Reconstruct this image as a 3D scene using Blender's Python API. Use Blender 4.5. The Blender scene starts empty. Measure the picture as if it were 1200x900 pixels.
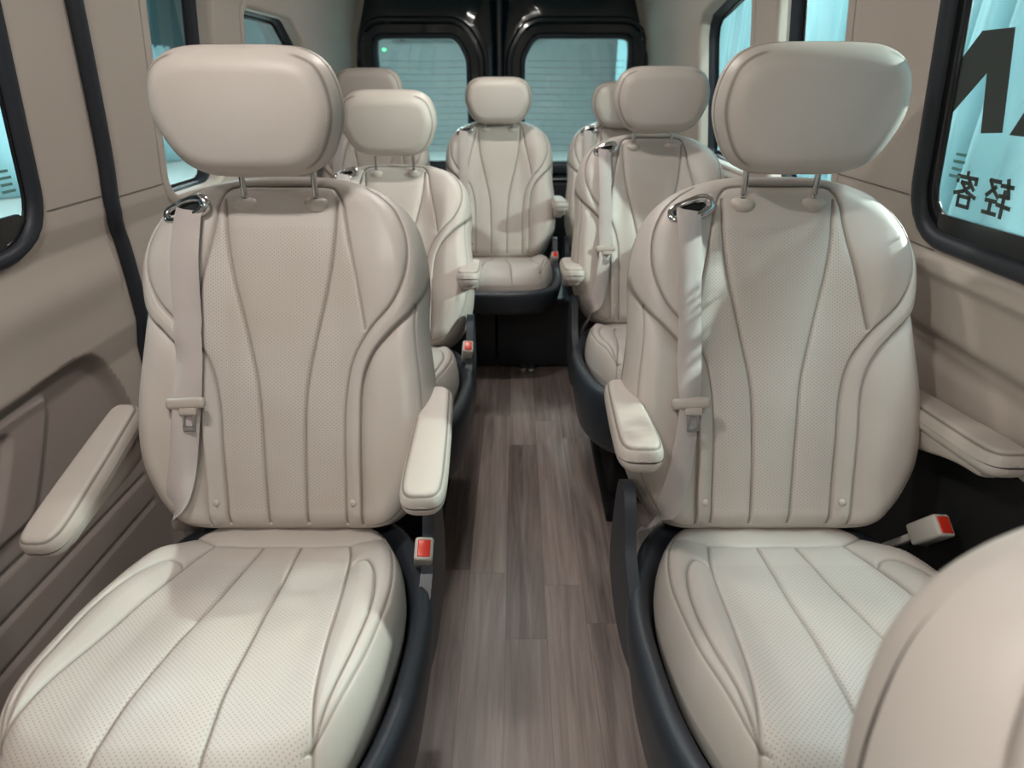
import bpy, math, random
import numpy as np
from mathutils import Vector, Matrix, Euler
R = math.radians
col = bpy.context.scene.collection
rng = random.Random(7)

# ------------------------------------------------------------------ helpers
def link(name, me, mats=None, parent=None, smooth=True):
    o = bpy.data.objects.new(name, me); col.objects.link(o)
    if mats is not None:
        for m in (mats if isinstance(mats, (list, tuple)) else [mats]): me.materials.append(m)
    if smooth and len(me.polygons): me.polygons.foreach_set('use_smooth', [True]*len(me.polygons))
    if parent: o.parent = parent
    return o
def empty(name, loc, rz=0):
    o = bpy.data.objects.new(name, None); col.objects.link(o)
    o.location = loc; o.rotation_euler = (0, 0, rz); o.empty_display_size = .1
    return o
def tag(o, label=None, cat=None, group=None, kind=None):
    if label: o['label'] = label
    if cat: o['category'] = cat
    if group: o['group'] = group
    if kind: o['kind'] = kind
    return o
class MB:
    """collects shapes into one mesh"""
    def __init__(s): s.v = []; s.f = []; s.mi = []
    def add(s, V, F, mi=0):
        b = len(s.v); s.v += [tuple(map(float, p)) for p in V]
        s.f += [tuple(b+i for i in f) for f in F]; s.mi += [mi]*len(F); return s
    def grid(s, P, closeu=False, closev=False, mi=0):
        P = np.asarray(P, float); n, m = P.shape[:2]; b = len(s.v)
        s.v += [tuple(p) for p in P.reshape(-1, 3).tolist()]
        for i in range(n if closeu else n-1):
            for j in range(m if closev else m-1):
                a = i*m+j; c = ((i+1) % n)*m+j; d = ((i+1) % n)*m+(j+1) % m; e = i*m+(j+1) % m
                s.f.append((b+a, b+e, b+d, b+c)); s.mi.append(mi)
        return s
    def box(s, c, d, M=None, r=0, mi=0):
        """rounded box: superellipsoid-like cuboid with bevel r"""
        hx, hy, hz = [q/2 for q in d]
        if r <= 0:
            V = [(sx*hx, sy*hy, sz*hz) for sx in (-1, 1) for sy in (-1, 1) for sz in (-1, 1)]
            F = [(0, 1, 3, 2), (4, 6, 7, 5), (0, 4, 5, 1), (2, 3, 7, 6), (0, 2, 6, 4), (1, 5, 7, 3)]
        else:
            r = min(r, hx*.98, hy*.98, hz*.98); K = 3
            V = []; F = []; rings = []
            offs = [(-hz+r*(1-math.cos(t)), r*(1-math.sin(t))) for t in [math.pi/2*k/K for k in range(K+1)]]
            offs = offs+[(-z, o) for z, o in reversed(offs)]
            for z, o in offs:
                ring = []
                for q, (cx, cy) in enumerate([(1, 1), (-1, 1), (-1, -1), (1, -1)]):
                    for k in range(K+1):
                        a = math.pi/2*(q+k/K); rr = max(r-o, 1e-5)
                        ring.append((cx*(hx-r)+rr*math.cos(a), cy*(hy-r)+rr*math.sin(a), z))
                rings.append(ring)
            n = len(rings[0])
            for ring in rings: V += ring
            for i in range(len(rings)-1):
                for j in range(n): F.append((i*n+j, i*n+(j+1) % n, (i+1)*n+(j+1) % n, (i+1)*n+j))
            F.append(tuple(reversed(range(n)))); F.append(tuple((len(rings)-1)*n+j for j in range(n)))
        V = [Vector(p) for p in V]
        if M is not None: V = [M @ p for p in V]
        return s.add([p+Vector(c) for p in V], F, mi)
    def tube(s, path, r, n=10, closed=False, mi=0, flat=1.0, up=(0, 0, 1)):
        P = [Vector(p) for p in path]; N = len(P); rings = []
        rr = r if isinstance(r, (list, tuple)) else [r]*N
        prev = None
        for i, p in enumerate(P):
            if closed: t = P[(i+1) % N]-P[i-1]
            else: t = P[min(i+1, N-1)]-P[max(i-1, 0)]
            t.normalize()
            u = Vector(up) if prev is None else prev
            u = u-t*u.dot(t)
            if u.length < 1e-6: u = Vector((1, 0, 0))-t*t.x
            u.normalize(); prev = u; w = t.cross(u)
            rings.append([p+(u*math.cos(2*math.pi*k/n)+w*math.sin(2*math.pi*k/n)*flat)*rr[i] for k in range(n)])
        s.grid([[tuple(q) for q in ring] for ring in rings], closeu=closed, closev=True, mi=mi)
        if not closed:
            b = len(s.v)-N*n
            s.f.append(tuple(b+k for k in reversed(range(n)))); s.f.append(tuple(b+(N-1)*n+k for k in range(n))); s.mi += [mi, mi]
        return s
    def lathe(s, prof, c=(0, 0, 0), M=None, n=24, mi=0):
        rows = []
        for r_, z_ in prof:
            rows.append([tuple((M @ Vector((r_*math.cos(a), r_*math.sin(a), z_)) if M is not None else Vector((r_*math.cos(a), r_*math.sin(a), z_)))+Vector(c)) for a in [2*math.pi*k/n for k in range(n)]])
        return s.grid(rows, closev=True, mi=mi)
    def prism(s, poly, y0, y1, fn, mi=0):
        n = len(poly)
        V = [fn(a, b, y0) for a, b in poly]+[fn(a, b, y1) for a, b in poly]
        F = [tuple(range(n)), tuple(reversed(range(n, 2*n)))]+[(i, i+n, (i+1) % n+n, (i+1) % n) for i in range(n)]
        return s.add(V, F, mi)
    def build(s, name, mats, parent=None, smooth=True, auto=None, fix=True):
        me = bpy.data.meshes.new(name); me.from_pydata(s.v, [], s.f)
        me.polygons.foreach_set('material_index', s.mi)
        if fix:
            import bmesh
            bm = bmesh.new(); bm.from_mesh(me); bmesh.ops.recalc_face_normals(bm, faces=bm.faces); bm.to_mesh(me); bm.free()
        o = link(name, me, mats, parent, smooth)
        if smooth and auto is not None: me.set_sharp_from_angle(angle=R(auto))
        return o

def spline(pts, n=60, closed=False):
    P = [np.array(p, float) for p in pts]
    if closed: P = [P[-1]]+P+[P[0], P[1]]
    else: P = [2*P[0]-P[1]]+P+[2*P[-1]-P[-2]]
    out = []; segs = len(P)-3; per = max(2, n//segs)
    for i in range(segs):
        a, b, c, d = P[i:i+4]
        for k in range(per):
            t = k/per
            out.append(.5*((2*b)+(-a+c)*t+(2*a-5*b+4*c-d)*t*t+(-a+3*b-3*c+d)*t**3))
    if not closed: out.append(P[-2])
    return np.array(out)
def resample(P, n):
    P = np.asarray(P, float); L = np.r_[0, np.cumsum(np.linalg.norm(np.diff(P, axis=0), axis=1))]
    t = np.linspace(0, L[-1], n)
    return np.stack([np.interp(t, L, P[:, k]) for k in range(P.shape[1])], 1)
def dist(x, v, poly):
    d = np.full(x.shape, 9.0)
    for (ax, av), (bx, bv) in zip(poly[:-1], poly[1:]):
        ux, uv = bx-ax, bv-av; L = ux*ux+uv*uv+1e-12
        t = np.clip(((x-ax)*ux+(v-av)*uv)/L, 0, 1)
        d = np.minimum(d, np.hypot(x-ax-t*ux, v-av-t*uv))
    return d
def sm(t): t = np.clip(t, 0, 1); return t*t*(3-2*t)

# ------------------------------------------------------------------ materials
def newmat(name):
    m = bpy.data.materials.new(name); m.use_nodes = True
    return m, m.node_tree, m.node_tree.nodes['Principled BSDF']
def nd(nt, t, **k):
    n = nt.nodes.new(t)
    for a, b in k.items(): setattr(n, a, b)
    return n
def bump(nt, b, h, strength=.2, dist_=.001):
    n = nd(nt, 'ShaderNodeBump'); n.inputs['Strength'].default_value = strength; n.inputs['Distance'].default_value = dist_
    nt.links.new(h, n.inputs['Height']); nt.links.new(n.outputs[0], b.inputs['Normal']); return n
def plain(name, c, rough=.5, metal=0, grain=0, gscale=400, coat=0, spec=.5, var=0):
    m, nt, b = newmat(name)
    b.inputs['Base Color'].default_value = (*c, 1); b.inputs['Roughness'].default_value = rough; b.inputs['Metallic'].default_value = metal
    b.inputs['Specular IOR Level'].default_value = spec; b.inputs['Coat Weight'].default_value = coat
    tc = nd(nt, 'ShaderNodeTexCoord')
    if grain:
        n = nd(nt, 'ShaderNodeTexNoise'); n.inputs['Scale'].default_value = gscale; n.inputs['Detail'].default_value = 3
        nt.links.new(tc.outputs['Object'], n.inputs['Vector']); bump(nt, b, n.outputs[0], grain, .0006)
    if var:
        n = nd(nt, 'ShaderNodeTexNoise'); n.inputs['Scale'].default_value = 5; n.inputs['Detail'].default_value = 4
        nt.links.new(tc.outputs['Object'], n.inputs['Vector'])
        mx = nd(nt, 'ShaderNodeMix', data_type='RGBA'); mx.inputs[6].default_value = (*[q*(1-var) for q in c], 1); mx.inputs[7].default_value = (*[min(1, q*(1+var)) for q in c], 1)
        nt.links.new(n.outputs[0], mx.inputs[0]); nt.links.new(mx.outputs[2], b.inputs['Base Color'])
    return m
LEA = (.55, .495, .458)
def leather(name, perf=True):
    m, nt, b = newmat(name); L = nt.links.new
    tc = nd(nt, 'ShaderNodeTexCoord'); uv = nd(nt, 'ShaderNodeUVMap'); uv.uv_map = 'UVMap'
    n1 = nd(nt, 'ShaderNodeTexNoise'); n1.inputs['Scale'].default_value = 3.5; n1.inputs['Detail'].default_value = 3
    L(tc.outputs['Object'], n1.inputs['Vector'])
    cr = nd(nt, 'ShaderNodeValToRGB'); cr.color_ramp.elements[0].color = (LEA[0]*.95, LEA[1]*.93, LEA[2]*.90, 1); cr.color_ramp.elements[1].color = (LEA[0]*1.05, LEA[1]*1.06, LEA[2]*1.08, 1)
    cr.color_ramp.elements[0].position = .3; cr.color_ramp.elements[1].position = .7
    L(n1.outputs[0], cr.inputs[0])
    vo = nd(nt, 'ShaderNodeTexVoronoi'); vo.inputs['Scale'].default_value = 420; L(tc.outputs['Object'], vo.inputs['Vector'])
    # seam attribute mixes a dark brown in along the seam lines
    at = nd(nt, 'ShaderNodeAttribute'); at.attribute_name = 'seam'
    mx = nd(nt, 'ShaderNodeMix', data_type='RGBA'); mx.inputs[7].default_value = (.15, .125, .105, 1)
    L(cr.outputs[0], mx.inputs[6]); L(at.outputs['Fac'], mx.inputs[0])
    out = mx.outputs[2]
    if perf:
        ap = nd(nt, 'ShaderNodeAttribute'); ap.attribute_name = 'perf'
        def lattice(off):
            mp = nd(nt, 'ShaderNodeVectorMath', operation='MULTIPLY_ADD'); mp.inputs[1].default_value = (1/.0080, 1/.0064, 0); mp.inputs[2].default_value = (off, off, 0)
            L(uv.outputs[0], mp.inputs[0])
            fr = nd(nt, 'ShaderNodeVectorMath', operation='FRACTION'); L(mp.outputs[0], fr.inputs[0])
            sb = nd(nt, 'ShaderNodeVectorMath', operation='SUBTRACT'); sb.inputs[1].default_value = (.5, .5, 0); L(fr.outputs[0], sb.inputs[0])
            sc = nd(nt, 'ShaderNodeVectorMath', operation='MULTIPLY'); sc.inputs[1].default_value = (1.25, 1, 0); L(sb.outputs[0], sc.inputs[0])
            le = nd(nt, 'ShaderNodeVectorMath', operation='LENGTH'); L(sc.outputs[0], le.inputs[0]); return le.outputs['Value']
        mn = nd(nt, 'ShaderNodeMath', operation='MINIMUM'); L(lattice(0), mn.inputs[0]); L(lattice(.5), mn.inputs[1])
        mr = nd(nt, 'ShaderNodeMapRange'); mr.inputs[1].default_value = .09; mr.inputs[2].default_value = .16; mr.inputs[3].default_value = 1; mr.inputs[4].default_value = 0
        L(mn.outputs[0], mr.inputs[0])
        mu = nd(nt, 'ShaderNodeMath', operation='MULTIPLY'); L(mr.outputs[0], mu.inputs[0]); L(ap.outputs['Fac'], mu.inputs[1])
        m2 = nd(nt, 'ShaderNodeMix', data_type='RGBA'); m2.inputs[7].default_value = (.27, .235, .21, 1)
        L(out, m2.inputs[6]); L(mu.outputs[0], m2.inputs[0]); out = m2.outputs[2]
    L(out, b.inputs['Base Color'])
    b.inputs['Roughness'].default_value = .46; b.inputs['Specular IOR Level'].default_value = .42
    bump(nt, b, vo.outputs['Distance'], .16, .0006)
    return m
M = {}
M['leather'] = leather('beige_leather'); M['leather_plain'] = leather('beige_leather_plain', False)
M['thread'] = plain('beige_thread', (.62, .55, .48), .7)
M['thread_dark'] = plain('dark_piping', (.16, .14, .13), .6)
M['wall'] = plain('beige_trim', (.48, .415, .368), .55, grain=.25, gscale=500, var=.03)
M['wall_low'] = plain('mauve_trim', (.34, .285, .262), .6, grain=.3, gscale=500)
M['ceil'] = plain('headliner', (.50, .46, .40), .9, grain=.4, gscale=300)
M['black'] = plain('black_plastic', (.018, .021, .026), .45, grain=.3, gscale=350)
M['shell'] = plain('blue_black_plastic', (.036, .043, .055), .42, grain=.25, gscale=420)
M['dark'] = plain('matte_black', (.006, .006, .007), .95, grain=.5, gscale=200)
M['rubber'] = plain('rubber', (.017, .021, .030), .5, grain=.15)
M['frit'] = plain('black_frit', (.008, .009, .011), .25)
M['gloss'] = plain('glossy_black_paint', (.004, .013, .018), .12, coat=.6)
M['chrome'] = plain('chrome', (.72, .72, .74), .12, metal=1)
M['steel'] = plain('brushed_steel', (.45, .45, .46), .35, metal=1)
M['tongue'] = plain('greige_plastic', (.47, .41, .37), .45)
M['buckle'] = plain('white_plastic', (.60, .57, .53), .45)
M['collar'] = plain('collar_plastic', (.55, .49, .44), .42)
M['decal'] = plain('black_decal', (.035, .045, .042), .5)
M['decal2'] = plain('green_decal', (.10, .25, .24), .6)
m, nt, b = newmat('red_button'); b.inputs['Base Color'].default_value = (.78, .045, .02, 1); b.inputs['Roughness'].default_value = .3; M['red'] = m
def belt_mat():
    m, nt, b = newmat('webbing'); L = nt.links.new
    uv = nd(nt, 'ShaderNodeTexCoord'); w = nd(nt, 'ShaderNodeTexWave'); w.inputs['Scale'].default_value = 260; w.bands_direction = 'Z'
    L(uv.outputs['Object'], w.inputs['Vector']); w.inputs['Distortion'].default_value = .6
    b.inputs['Base Color'].default_value = (.58, .51, .49, 1); b.inputs['Roughness'].default_value = .42; b.inputs['Sheen Weight'].default_value = .4
    bump(nt, b, w.outputs[0], .6, .0008); return m
M['belt'] = belt_mat()
def glass_mat(name, tint, refl=.10):
    m = bpy.data.materials.new(name); m.use_nodes = True; nt = m.node_tree; nt.nodes.clear()
    o = nd(nt, 'ShaderNodeOutputMaterial'); t = nd(nt, 'ShaderNodeBsdfTransparent'); g = nd(nt, 'ShaderNodeBsdfGlossy'); mx = nd(nt, 'ShaderNodeMixShader')
    t.inputs[0].default_value = (*tint, 1); g.inputs['Roughness'].default_value = .02; lw = nd(nt, 'ShaderNodeLayerWeight'); lw.inputs[0].default_value = .5
    pw = nd(nt, 'ShaderNodeMath', operation='POWER'); pw.inputs[1].default_value = 5; nt.links.new(lw.outputs['Facing'], pw.inputs[0])
    f = nd(nt, 'ShaderNodeMath', operation='MULTIPLY_ADD'); f.inputs[1].default_value = .93; f.inputs[2].default_value = .06; nt.links.new(pw.outputs[0], f.inputs[0])
    nt.links.new(f.outputs[0], mx.inputs[0]); nt.links.new(t.outputs[0], mx.inputs[1]); nt.links.new(g.outputs[0], mx.inputs[2]); nt.links.new(mx.outputs[0], o.inputs[0])
    return m
M['glass'] = glass_mat('tinted_glass', (.78, .90, .90)); M['glass_dark'] = glass_mat('dark_tinted_glass', (.42, .66, .66))
def floor_mat():
    m, nt, b = newmat('wood_vinyl'); L = nt.links.new
    tc = nd(nt, 'ShaderNodeTexCoord'); sp = nd(nt, 'ShaderNodeSeparateXYZ'); L(tc.outputs['Object'], sp.inputs[0])
    def math_(op, a, c=None, v=None):
        n = nd(nt, 'ShaderNodeMath', operation=op)
        L(a, n.inputs[0])
        if c is not None: L(c, n.inputs[1])
        if v is not None: n.inputs[1].default_value = v
        return n.outputs[0]
    xs = math_('MULTIPLY', math_('ADD', sp.outputs[0], v=.028+10*.1075), v=1/.1075)
    row = math_('FLOOR', xs)
    wn = nd(nt, 'ShaderNodeTexWhiteNoise', noise_dimensions='1D'); L(row, wn.inputs['W'])
    ys = math_('ADD', math_('MULTIPLY', sp.outputs[1], v=1/.92), math_('MULTIPLY', wn.outputs['Value'], v=7.0))
    idx = math_('FLOOR', ys)
    cb = nd(nt, 'ShaderNodeCombineXYZ'); L(row, cb.inputs[0]); L(idx, cb.inputs[1])
    w2 = nd(nt, 'ShaderNodeTexWhiteNoise', noise_dimensions='2D'); L(cb.outputs[0], w2.inputs['Vector'])
    # grain
    mp = nd(nt, 'ShaderNodeMapping'); mp.inputs['Scale'].default_value = (55, 2.6, 1)
    ad = nd(nt, 'ShaderNodeVectorMath', operation='ADD'); L(tc.outputs['Object'], ad.inputs[0]); L(cb.outputs[0], ad.inputs[1]); L(ad.outputs[0], mp.inputs[0])
    n1 = nd(nt, 'ShaderNodeTexNoise'); n1.inputs['Scale'].default_value = 1; n1.inputs['Detail'].default_value = 6; n1.inputs['Roughness'].default_value = .65; n1.inputs['Distortion'].default_value = .5; L(mp.outputs[0], n1.inputs['Vector'])
    mp2 = nd(nt, 'ShaderNodeMapping'); mp2.inputs['Scale'].default_value = (13, 1.1, 1); L(ad.outputs[0], mp2.inputs[0])
    n2 = nd(nt, 'ShaderNodeTexNoise'); n2.inputs['Scale'].default_value = 1; n2.inputs['Detail'].default_value = 4; n2.inputs['Distortion'].default_value = 1.6; L(mp2.outputs[0], n2.inputs['Vector'])
    s = math_('ADD', math_('ADD', math_('MULTIPLY', n1.outputs[0], v=.75), math_('MULTIPLY', n2.outputs[0], v=.55)), math_('MULTIPLY', w2.outputs['Value'], v=.22))
    cr = nd(nt, 'ShaderNodeValToRGB'); e = cr.color_ramp.elements
    e[0].position = .46; e[0].color = (.100, .075, .068, 1); e[1].position = 1.0; e[1].color = (.40, .325, .295, 1)
    q = e.new(.74); q.color = (.25, .198, .182, 1)
    L(s, cr.inputs[0])
    # joints
    fx = math_('FRACT', xs); fy = math_('FRACT', ys)
    ex = math_('MINIMUM', fx, math_('SUBTRACT', math_('ADD', math_('MULTIPLY', fx, v=0), v=1), fx))
    ey = math_('MULTIPLY', math_('MINIMUM', fy, math_('SUBTRACT', math_('ADD', math_('MULTIPLY', fy, v=0), v=1), fy)), v=.92/.1075)
    g = math_('LESS_THAN', math_('MINIMUM', ex, ey), v=.008)
    mx = nd(nt, 'ShaderNodeMix', data_type='RGBA'); mx.inputs[7].default_value = (.10, .078, .07, 1); L(cr.outputs[0], mx.inputs[6])
    L(math_('MULTIPLY', g, v=.55), mx.inputs[0]); L(mx.outputs[2], b.inputs['Base Color'])
    b.inputs['Roughness'].default_value = .34; b.inputs['Specular IOR Level'].default_value = .45
    bump(nt, b, n1.outputs[0], .15, .0008)
    return m
M['floor'] = floor_mat()

# ------------------------------------------------------------------ padded shapes
def outline_curve(pts, n):
    """pts (v,w) from one end to the other -> n rows equally spaced along the outline"""
    P = resample(spline([(w, v) for v, w in pts], 400), n)
    P[0, 0] = 0; P[-1, 0] = 0
    return P[:, 0].clip(0), P[:, 1]
def pad_grid(pts, nx, nv, front, Redge, pw=2.2):
    w, v = outline_curve(pts, nv)
    t = np.linspace(-1, 1, nx); a = .55*t+.45*np.sin(t*math.pi/2)
    X = w[:, None]*a[None, :]; V = np.repeat(v[:, None], nx, 1)
    ow, ov = outline_curve(pts, 140)
    D = dist(np.abs(X).ravel(), V.ravel(), np.stack([ow, ov], 1)).reshape(X.shape)
    D[0, :] = 0; D[-1, :] = 0; D[:, 0] = 0; D[:, -1] = 0
    Re = Redge(X, V) if callable(Redge) else Redge
    q = np.clip(1-D/Re, 0, 1); e = (1-q**pw)**(1/pw)
    N, seam, perf = front(X, V, D, e)
    return X, V, N, seam, perf
def pad_mesh(name, grids, mapfn, mats):
    Vs = []; Fs = []; UV = []; S = []; Pf = []; b = 0; flip = []
    for gi, (X, V, N, seam, perf) in enumerate(grids):
        n, m_ = X.shape
        Vs.append(mapfn(X.ravel(), V.ravel(), N.ravel())); S.append(seam.ravel()); Pf.append(perf.ravel())
        UV.append(np.stack([X.ravel(), V.ravel()], 1))
        I = np.arange(n*m_).reshape(n, m_)+b
        q = np.stack([I[:-1, :-1], I[:-1, 1:], I[1:, 1:], I[1:, :-1]], -1).reshape(-1, 4)
        if gi == 0: q = q[:, ::-1]
        Fs.append(q); b += n*m_
    Vs = np.concatenate(Vs); Fs = np.concatenate(Fs); UV = np.concatenate(UV); S = np.concatenate(S); Pf = np.concatenate(Pf)
    me = bpy.data.meshes.new(name); me.from_pydata(Vs.tolist(), [], Fs.tolist())
    uvl = me.uv_layers.new(name='UVMap'); uvl.data.foreach_set('uv', UV[Fs.ravel()].ravel())
    for nm, A in (('seam', S), ('perf', Pf)):
        at = me.attributes.new(nm, 'FLOAT', 'POINT'); at.data.foreach_set('value', A.astype(np.float32))
    return me
class Surf:
    """bilinear lookup of the padded front (x,v)->n for placing stitches, belts"""
    def __init__(s, X, V, N):
        s.gx = np.linspace(-X.max(), X.max(), 140); s.gv = np.linspace(V.min(), V.max(), 160)
        s.G = np.zeros((160, 140))
        vr = V[:, 0]; order = np.argsort(vr)
        for i, gv in enumerate(s.gv):
            k = order[min(np.searchsorted(vr[order], gv), len(order)-1)]
            xr = X[k]; s.G[i] = np.interp(s.gx, xr, N[k]) if xr.max() > 1e-4 else N[k].mean()
    def __call__(s, x, v):
        i = np.clip((v-s.gv[0])/(s.gv[1]-s.gv[0]), 0, 158.999); j = np.clip((x-s.gx[0])/(s.gx[1]-s.gx[0]), 0, 138.999)
        a, b_ = int(i), int(j); fi, fj = i-a, j-b_
        return (s.G[a, b_]*(1-fi)+s.G[a+1, b_]*fi)*(1-fj)+(s.G[a, b_+1]*(1-fi)+s.G[a+1, b_+1]*fi)*fj
def puff(x, v, lines, P=.006, lam=.013, G=.0045, gw=.0024):
    ds = [dist(x, v, l) for l in lines]
    d = np.minimum.reduce(ds)
    return P*(1-np.exp(-d/lam))-G*np.exp(-(d/gw)**2), np.exp(-(d/.0018)**2)

# ---- backrest: x across, v up from the seat bight (0) to the top (.667), n towards the sitter
BO = [(.667, 0), (.6665, .05), (.663, .092), (.655, .13), (.641, .17), (.620, .204), (.593, .231), (.56, .250), (.51, .2635), (.46, .268), (.40, .266), (.35, .268), (.27, .277), (.18, .281), (.12, .276), (.07, .259), (.025, .235), (-.008, .20), (-.022, .13), (-.024, 0)]
c1 = spline([(.104, .612), (.100, .54), (.089, .465), (.063, .35), (.046, .26), (.040, .15), (.037, .0)], 40)
cr = spline([(.117, .60), (.127, .54), (.144, .46), (.160, .372)], 24)
topc = spline([(0, .639), (.08, .638), (.104, .627), (.117, .60)], 18)
pipe = spline([(.150, .640), (.185, .618), (.212, .59), (.234, .54), (.236, .48), (.212, .42), (.166, .367), (.133, .31), (.119, .24), (.115, .15), (.113, .0)], 60)
s2 = spline([(.269, .475), (.263, .442), (.242, .404), (.206, .367), (.172, .325), (.153, .27), (.148, .18), (.145, .0)], 50)
def back_front(X, V, D, e):
    x = np.abs(X); sh = X.shape; xf, vf = x.ravel(), V.ravel()
    n = -.055+.055*e
    bol = .034*sm((x-.095)/.10)*(.35+.65*sm((.62-V)/.14))
    n = n+bol*e
    n += .012*np.exp(-((V-.19)/.16)**2)*e-.006*sm((V-.5)/.15)
    pf, sd = puff(xf, vf, [c1, topc, cr, pipe, s2]); n += pf.reshape(sh)*np.minimum(1, D/.015)
    # upper wing and strip stand proud of the lower side bolster
    xs = np.interp(vf, s2[::-1, 1], s2[::-1, 0], right=9).reshape(sh)
    g = x-xs; low = (g > -.002)
    n -= np.where(low, .013*sm((g+.002)/.005)*np.exp(-np.maximum(g, 0)/.05), 0)*sm((V+.02)/.06)
    e2 = np.exp(-((D-.017)/.0022)**2)*(x > .15)*(V < .42)
    n -= .0025*e2
    n += .0012*np.sin(X*31+V*17)*np.sin(V*23-X*9)*e
    seam = np.clip(sd.reshape(sh)*.7+.5*np.exp(-((D-.017)/.0014)**2)*(x > .15)*(V < .42), 0, 1)
    crx = np.interp(vf, cr[::-1, 1], cr[::-1, 0]).reshape(sh)
    px = np.interp(vf, pipe[20:][::-1, 1], pipe[20:][::-1, 0]).reshape(sh)
    lim = np.where(V > .372, crx, px)
    perf = ((x < lim-.004) & (V < .560) & (V > .03)).astype(float)
    return n, seam, perf
def back_rear(X, V, D, e):
    n = -.055-.062*e-.004*(1-np.exp(-np.abs(D-.120)/.01))
    seam = np.exp(-((D-.120)/.0018)**2)*.45
    return n+.002*np.exp(-((D-.120)/.003)**2), seam, X*0
bf = pad_grid(BO, 300, 540, back_front, .052); br = pad_grid(BO, 120, 180, back_rear, .055)
back_me = pad_mesh('backrest', [bf, br], lambda x, v, n: np.stack([x, -n, v], 1), None)
SB = Surf(*bf[:3])
# ---- headrest
HO = [(.103, 0), (.1025, .06), (.098, .100), (.084, .130), (.060, .148), (.025, .157), (-.008, .156), (-.045, .143), (-.075, .124), (-.093, .099), (-.102, .065), (-.103, 0)]
def head_front(X, V, D, e):
    n = -.008+.062*e-.012*(X/.15)**2-.010*(V/.1)**2
    g = np.exp(-((D-.011)/.0020)**2)*sm((np.abs(X)-.085)/.02)
    return n-.0022*g, np.clip(g*.75, 0, 1), X*0
def head_rear(X, V, D, e):
    return -.008-.055*e, X*0, X*0
hf = pad_grid(HO, 130, 170, head_front, .042, 2.3); hr = pad_grid(HO, 70, 90, head_rear, .05, 2.3)
for g_ in (hf, hr):
    pass
head_me = pad_mesh('headrest', [hf, hr], lambda x, v, n: np.stack([x, -n-.012*(1-(x/.157)**2)*0+.25*x*x*0, v], 1), None)
SH = Surf(*hf[:3])
# ---- cushion: v = distance forward from the rear edge, n up
CO = [(.492, 0), (.490, .08), (.483, .135), (.464, .182), (.436, .212), (.39, .234), (.31, .252), (.21, .259), (.13, .256), (.06, .242), (.0, .220), (-.05, .195), (-.088, .15), (-.100, .08), (-.102, 0)]
k1 = spline([(.036, .008), (.042, .1), (.052, .25), (.064, .41), (.070, .492)], 24)
k2 = spline([(.130, .008), (.144, .06), (.158, .15), (.170, .27), (.184, .37), (.198, .44), (.204, .475)], 30)
k3 = np.array([(0, .008), (.06, .008), (.13, .008)]); k4 = spline([(.13, .008), (.165, -.012), (.20, -.035)], 8)
k5 = spline([(.150, .085), (.162, .073), (.183, .08), (.207, .13), (.219, .21), (.214, .31), (.200, .40), (.194, .43)], 40)
def cush_top(X, V, D, e):
    x = np.abs(X); sh = X.shape
    n = -.065+.065*e+.024*sm((x-.12)/.09)*e*sm((V+.03)/.1)*(1-.7*sm((V-.33)/.13))-.02*sm((V-.36)/.13)
    n += .012*np.exp(-((V-.33)/.12)**2)*(1-sm(x/.2))
    pf, sd = puff(x.ravel(), V.ravel(), [k1, k2, k3, k4, k5], .006, .014, .004, .0024); n += pf.reshape(sh)*np.minimum(1, D/.015)
    e2 = np.exp(-((D-.020)/.0022)**2)*sm((x-.18)/.01); n -= .003*e2
    n += .0015*np.sin(X*37+V*11)*np.sin(V*29-X*13)*e
    xk = np.interp(V.ravel(), k2[:, 1], k2[:, 0]).reshape(sh)
    perf = ((x < xk-.005) & (V > .075)).astype(float)
    return n, np.clip(sd.reshape(sh)*.68+.7*np.exp(-((D-.020)/.0014)**2)*sm((x-.18)/.01), 0, 1), perf
def cush_bot(X, V, D, e): return -.065-.05*e, X*0, X*0
ct = pad_grid(CO, 290, 420, cush_top, lambda X, V: .042+.03*sm((V-.38)/.1)); cb_ = pad_grid(CO, 60, 80, cush_bot, .02)
TH = R(10); ZC = .498
def cmap(x, v, n): return np.stack([x*.975+0*v, -v*math.cos(TH)+n*math.sin(TH), ZC+v*math.sin(TH)+n*math.cos(TH)], -1)
cush_me = pad_mesh('seat_cushion', [ct, cb_], cmap, None)
SC = Surf(*ct[:3])

# ---- stitches: small raised thread dashes following a seam
def stitches(mb, line, off, surf, mapper, both=True, step=.0062, ln=.0040, wd=.0009, lift=.0006):
    P = resample(line, max(3, int(np.sum(np.linalg.norm(np.diff(line, axis=0), axis=1))/step)))
    T = np.gradient(P, axis=0); T /= np.linalg.norm(T, axis=1)[:, None]+1e-9; Nn = np.stack([-T[:, 1], T[:, 0]], 1)
    for s in ((1, -1) if both else (1,)):
        for p, t, q in zip(P, T, Nn):
            c = p+q*off; rows = []
            pts = []
            for du, dw, h in ((-.5, -.5, 0), (.5, -.5, 0), (.5, .5, 0), (-.5, .5, 0), (-.35, 0, 1), (.35, 0, 1)):
                a = c+t*du*ln+q*dw*wd
                pts.append(mapper(a[0]*s, a[1], surf(a[0]*s, a[1])+(-.0003 if h == 0 else lift)))
            mb.add(pts, [(0, 1, 5, 4), (2, 3, 4, 5), (1, 2, 5), (3, 0, 4)])
bmap = lambda x, v, n: (x, -n, v)
hmap = bmap
cm1 = lambda x, v, n: tuple(cmap(np.array(x), np.array(v), np.array(n)).tolist())
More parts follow.
